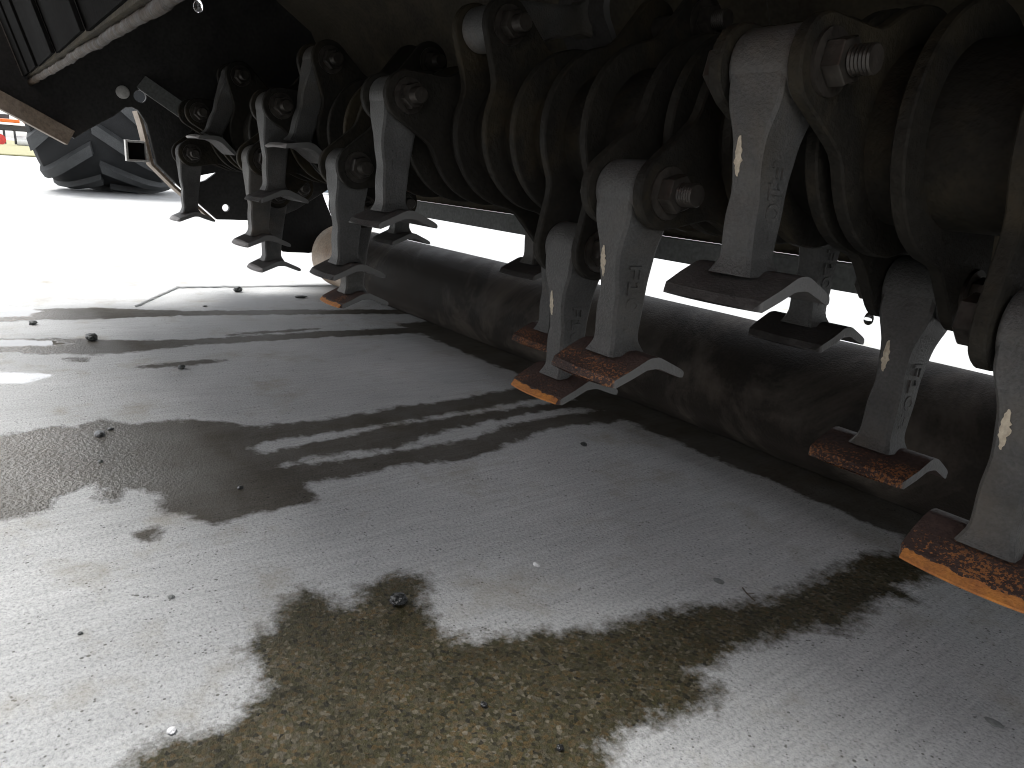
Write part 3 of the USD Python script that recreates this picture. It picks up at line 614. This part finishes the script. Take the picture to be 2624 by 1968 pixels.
# ------------------------------------------------------------------ stones and bits on the concrete
def stone(x, y, r, mat, label, seed, flat=.65, name='stone', catg='stone', long=1.0, ang=0):
    me = trimesh.creation.icosphere(3, 1.0); v = np.array(me.vertices)
    d = .55 + .9 * meshkit.fbm(v * 1.7 + seed * 13.1, 3, seed)
    r = r * .6; flat = flat * .8
    v = v * d[:, None] * [r * long, r, r * flat]; v = (rz(ang) @ v.T).T
    v[:, 2] -= v[:, 2].min() + r * .12
    me.vertices = v + [x, y, -GZ]
    tag(obj(name, me, M[mat], smooth=25), label, catg, 'loose bits on the concrete')
stone(-2.251, .26, .026, 'stone_dark', 'largest dark clod on the wet left concrete beside the streaks', 1, .8, 'dirt_clod', 'clod')
stone(-2.503, .144, .017, 'stone_dark', 'small dark clod near the left edge above the large clod', 2, .8, 'dirt_clod', 'clod')
stone(-2.918, .853, .026, 'stone_dark', 'greenish dark stone just below the slab joint', 3, .9)
stone(-2.739, 1.037, .024, 'stone_dark', 'long flat dark stone between slab joint and roller end', 4, .45, long=1.6, ang=1.2)
stone(-1.874, .405, .014, 'stone_dark', 'dark pebble alone in the middle of the left grey concrete', 5, .8)
stone(-2.65, .66, .012, 'stone_grey', 'small pale pebble beside the thin far wet streak', 14, .5)
stone(-1.468, .168, .016, 'stone_wet', 'glistening wet stone on the left wet streak', 6, .5, long=1.6)
stone(-1.49, .19, .009, 'stone_wet', 'tiny glistening wet stone next to the glistening one', 26, .5)
stone(-.704, .386, .018, 'stone_wet', 'wet black stone in the dark head of the brown patch', 7, .7)
stone(-1.013, .969, .011, 'stone_dark', 'dark pebble under the middle hammers on dry concrete', 8, .7)
stone(-.688, .592, .006, 'stone_white', 'tiny white chip on dry concrete above the brown patch', 9, .7, long=1.7)
stone(-.621, .107, .0065, 'stone_white', 'white pebble at the lower left of the brown patch', 10, .7)
stone(-.411, .403, .006, 'stone_wet', 'tiny shiny dark stone at the bottom of the brown patch', 11, .8)
stone(-.497, .374, .006, 'stone_wet', 'tiny glinting stone in the middle of the brown patch', 12, .8)
stone(-.85, .157, .006, 'stone_grey', 'small grey pebble left of the brown patch', 13, .6)
stone(-.825, .058, .0045, 'stone_dark', 'tiny dark pebble low at the left on pale concrete', 15, .6)
stone(-.53, .787, .009, 'stone_grey', 'flat grey chip above the right arm of the brown patch', 16, .3, long=1.5)
stone(-.193, .817, .009, 'stone_grey', 'flat grey chip at the right edge on pale concrete', 17, .3, long=1.5)
stone(-1.12, .32, .008, 'stone_wet', 'small wet stone in the dark middle streak', 18, .6)
stone(-1.33, .15, .007, 'stone_dark', 'tiny dark pebble between the left wet streaks', 19, .6)

tw = obj('twig', cat(tube_between((-.499, .799, -GZ + .003), (-.486, .790, -GZ + .0045), .0009, 7), tube_between((-.486, .790, -GZ + .0045), (-.470, .786, -GZ + .003), .0007, 6), tube_between((-.486, .790, -GZ + .0045), (-.480, .798, -GZ + .005), .0005, 6)), M['twig'])
tag(tw, 'thin dark twig at the upper edge of the brown patch', 'twig')
# ------------------------------------------------------------------ tractor wheel on the yard
TW, TR = 1.02, 1.02                      # width and radius
wc = np.array([-9.75, 1.50, -GZ + TR + .02])
axd = math.radians(70)               # axle direction
def wheel():
    t = thing('tractor_wheel', wc, rz(axd), label='large black tractor tyre with chevron lugs behind the end plate', cat='wheel')
    prof = [(-.50, .62), (-.52, .70), (-.53, .80), (-.515, .90), (-.47, .955), (-.35, .975), (0, .985), (.35, .975), (.47, .955), (.515, .90), (.53, .80), (.52, .70), (.50, .62)]
    prof = [(x * 1.18, r) for x, r in prof]
    obj('tyre', lathe_x(prof, 96), M['tyre'], t)
    obj('rim', lathe_x([(-.45, .60), (-.46, .63), (-.40, .62), (-.1, .55), (.1, .55), (.40, .62), (.46, .63), (.45, .60)], 64), M['rimpaint'], t)
    N = 13
    for s in (-1, 1):
        for k in range(N):
            a0 = 2 * np.pi * (k + (.5 if s > 0 else 0)) / N
            rr = []
            for u in np.linspace(0, 1, 12):
                x = s * (.02 + .585 * u); ang = a0 + (.42 * u + .10 * u * u)
                rt = np.interp(abs(x), [0, .42, .555, .61], [.983, .973, .953, .925]); w = .062 + .018 * u; hgt = .062 * (1 - .3 * u ** 6)
                row = []
                for (da, dr) in ((-w * 1.25, -.01), (-w, hgt), (w, hgt), (w * 1.25, -.01)):
                    q = ang + da / 1.0; row.append((x, (rt + dr) * math.sin(q), -(rt + dr) * math.cos(q)))
                rr.append(row)
            obj('tread_lug', ring_mesh(rr), M['tyre_lug'], t, smooth=30)
wheel()

# ------------------------------------------------------------------ added tractor, unseen behind the camera, blocks low front light
def B_(x0, x1, y0, y1, z0, z1, b=.03): return plate_x(sg.box(y0, z0, y1, z1), x0, x1, b)
def shade_tractor():
    t = thing('carrier_tractor', (TCX, TCY, -GZ), label='orange tractor added out of view behind the camera to block low light', cat='tractor')
    for sx in (-1, 1):
        w = lathe_x([(-.36, .70), (-.40, .9), (-.36, 1.16), (-.2, 1.20), (.2, 1.20), (.36, 1.16), (.40, .9), (.36, .70)], 64); w.apply_translation([sx * 1.2, 0, 1.2])
        ty = obj('tyre', w, M['tyre'], t)
        hub = lathe_x([(-.25, .70), (-.2, .68), (.2, .68), (.25, .70)], 48); hub.apply_translation([sx * 1.2, 0, 1.2]); obj('rim', hub, M['rimpaint'], ty)
        fe = sweep_profile([(1.28 * math.cos(a_), 1.2 + 1.28 * math.sin(a_)) for a_ in np.linspace(.1, 2.4, 14)], sx * 1.2 - .45, sx * 1.2 + .45, .03); obj('fender', fe, M['orange'], t)
        w2 = lathe_x([(-.22, .4), (-.25, .6), (-.2, .74), (.2, .74), (.25, .6), (.22, .4)], 48); w2.apply_translation([sx * 1.1, -3.4, .74]); obj('front_tyre', w2, M['tyre'], t)
    obj('rear_axle', lathe_x([(-.9, .3), (-.5, .34), (.5, .34), (.9, .3)], 32).apply_translation([0, 0, 1.2]), M['blackpaint'], t)
    obj('gearbox', B_(-.45, .45, -2.2, .45, .75, 1.75), M['blackpaint'], t)
    obj('bonnet', B_(-.5, .5, -4.2, -1.6, 1.3, 2.3, .08), M['orange'], t)
    obj('cab', B_(-.95, .95, -1.6, .35, 1.9, 3.9, .1), M['blackpaint'], t)
    obj('cab_roof', B_(-1.0, 1.0, -1.7, .5, 3.9, 4.05, .05), M['orange'], t)
    for sx in (-1, 1):
        obj('lift_arm', tube_between((sx * .55, .3, .8), (sx * .6, 1.25, 1.05), .05), M['blackpaint'], t)
TCX, TCY = -.83, -2.35
shade_tractor()

# ------------------------------------------------------------------ far side of the yard
gr = obj('grass_verge', B_(-160, -27, -80, 90, -GZ + .002, -GZ + .05), M['grass']); tag(gr, kind='stuff', label='strip of grass beyond the concrete yard')
def implement():
    k = 60 / 26
    t = thing('orange_implement', (-60, 0, -GZ), label='orange and black farm implement far off on the grass at the left', cat='implement')
    g = GZ
    obj('beam', B_(-.3, .3, .9 * k, 1.72 * k, .40 * k + g, .49 * k + g), M['orange'], t)
    obj('brace', tube_between((0, 1.72 * k, .62 * k + g), (0, 2.25 * k, .02 * k + g), .14, 8), M['orange'], t)
    obj('frame', B_(-.5, -.2, .9 * k, 2.0 * k, .18 * k + g, .34 * k + g), M['blackpaint'], t)
    obj('mast', B_(-.5, -.2, 1.25 * k, 1.5 * k, .5 * k + g, .62 * k + g), M['blackpaint'], t)
    for y in (1.0, 1.3, 1.55): obj('tine', B_(-.1, .1, y * k, y * k + .12, .1, .2 * k + g), M['blackpaint'], t)
    obj('roller_drum', lathe_x([(-.8, .3), (.8, .3)], 20).apply_transform(trimesh.transformations.rotation_matrix(np.pi / 2, [0, 0, 1])).apply_translation([0, 1.95 * k, .34]), M['white'], t)
    obj('wheel', lathe_x([(-.2, .2), (-.2, .34), (.2, .34), (.2, .2)], 24).apply_translation([.3, 1.2 * k, .36]), M['redpaint'], t)
implement()
fr = thing('steel_frame', (-11.4, 0, -GZ), label='blue grey steel frame with white strut on the yard beyond the roller arm', cat='frame')
obj('base_tube', B_(-.06, .06, 4.3, 6.2, .02, .10), M['bluegrey'], fr)
obj('base_tube', B_(-.9, -.8, 4.3, 6.2, .02, .10), M['bluegrey'], fr)
obj('strut', tube_between((0, 4.72, .10), (0, 5.05, .55), .045, 8), M['white'], fr)
obj('top_rail', B_(-.05, .05, 4.3, 6.2, .55, .63), M['blackpaint'], fr)
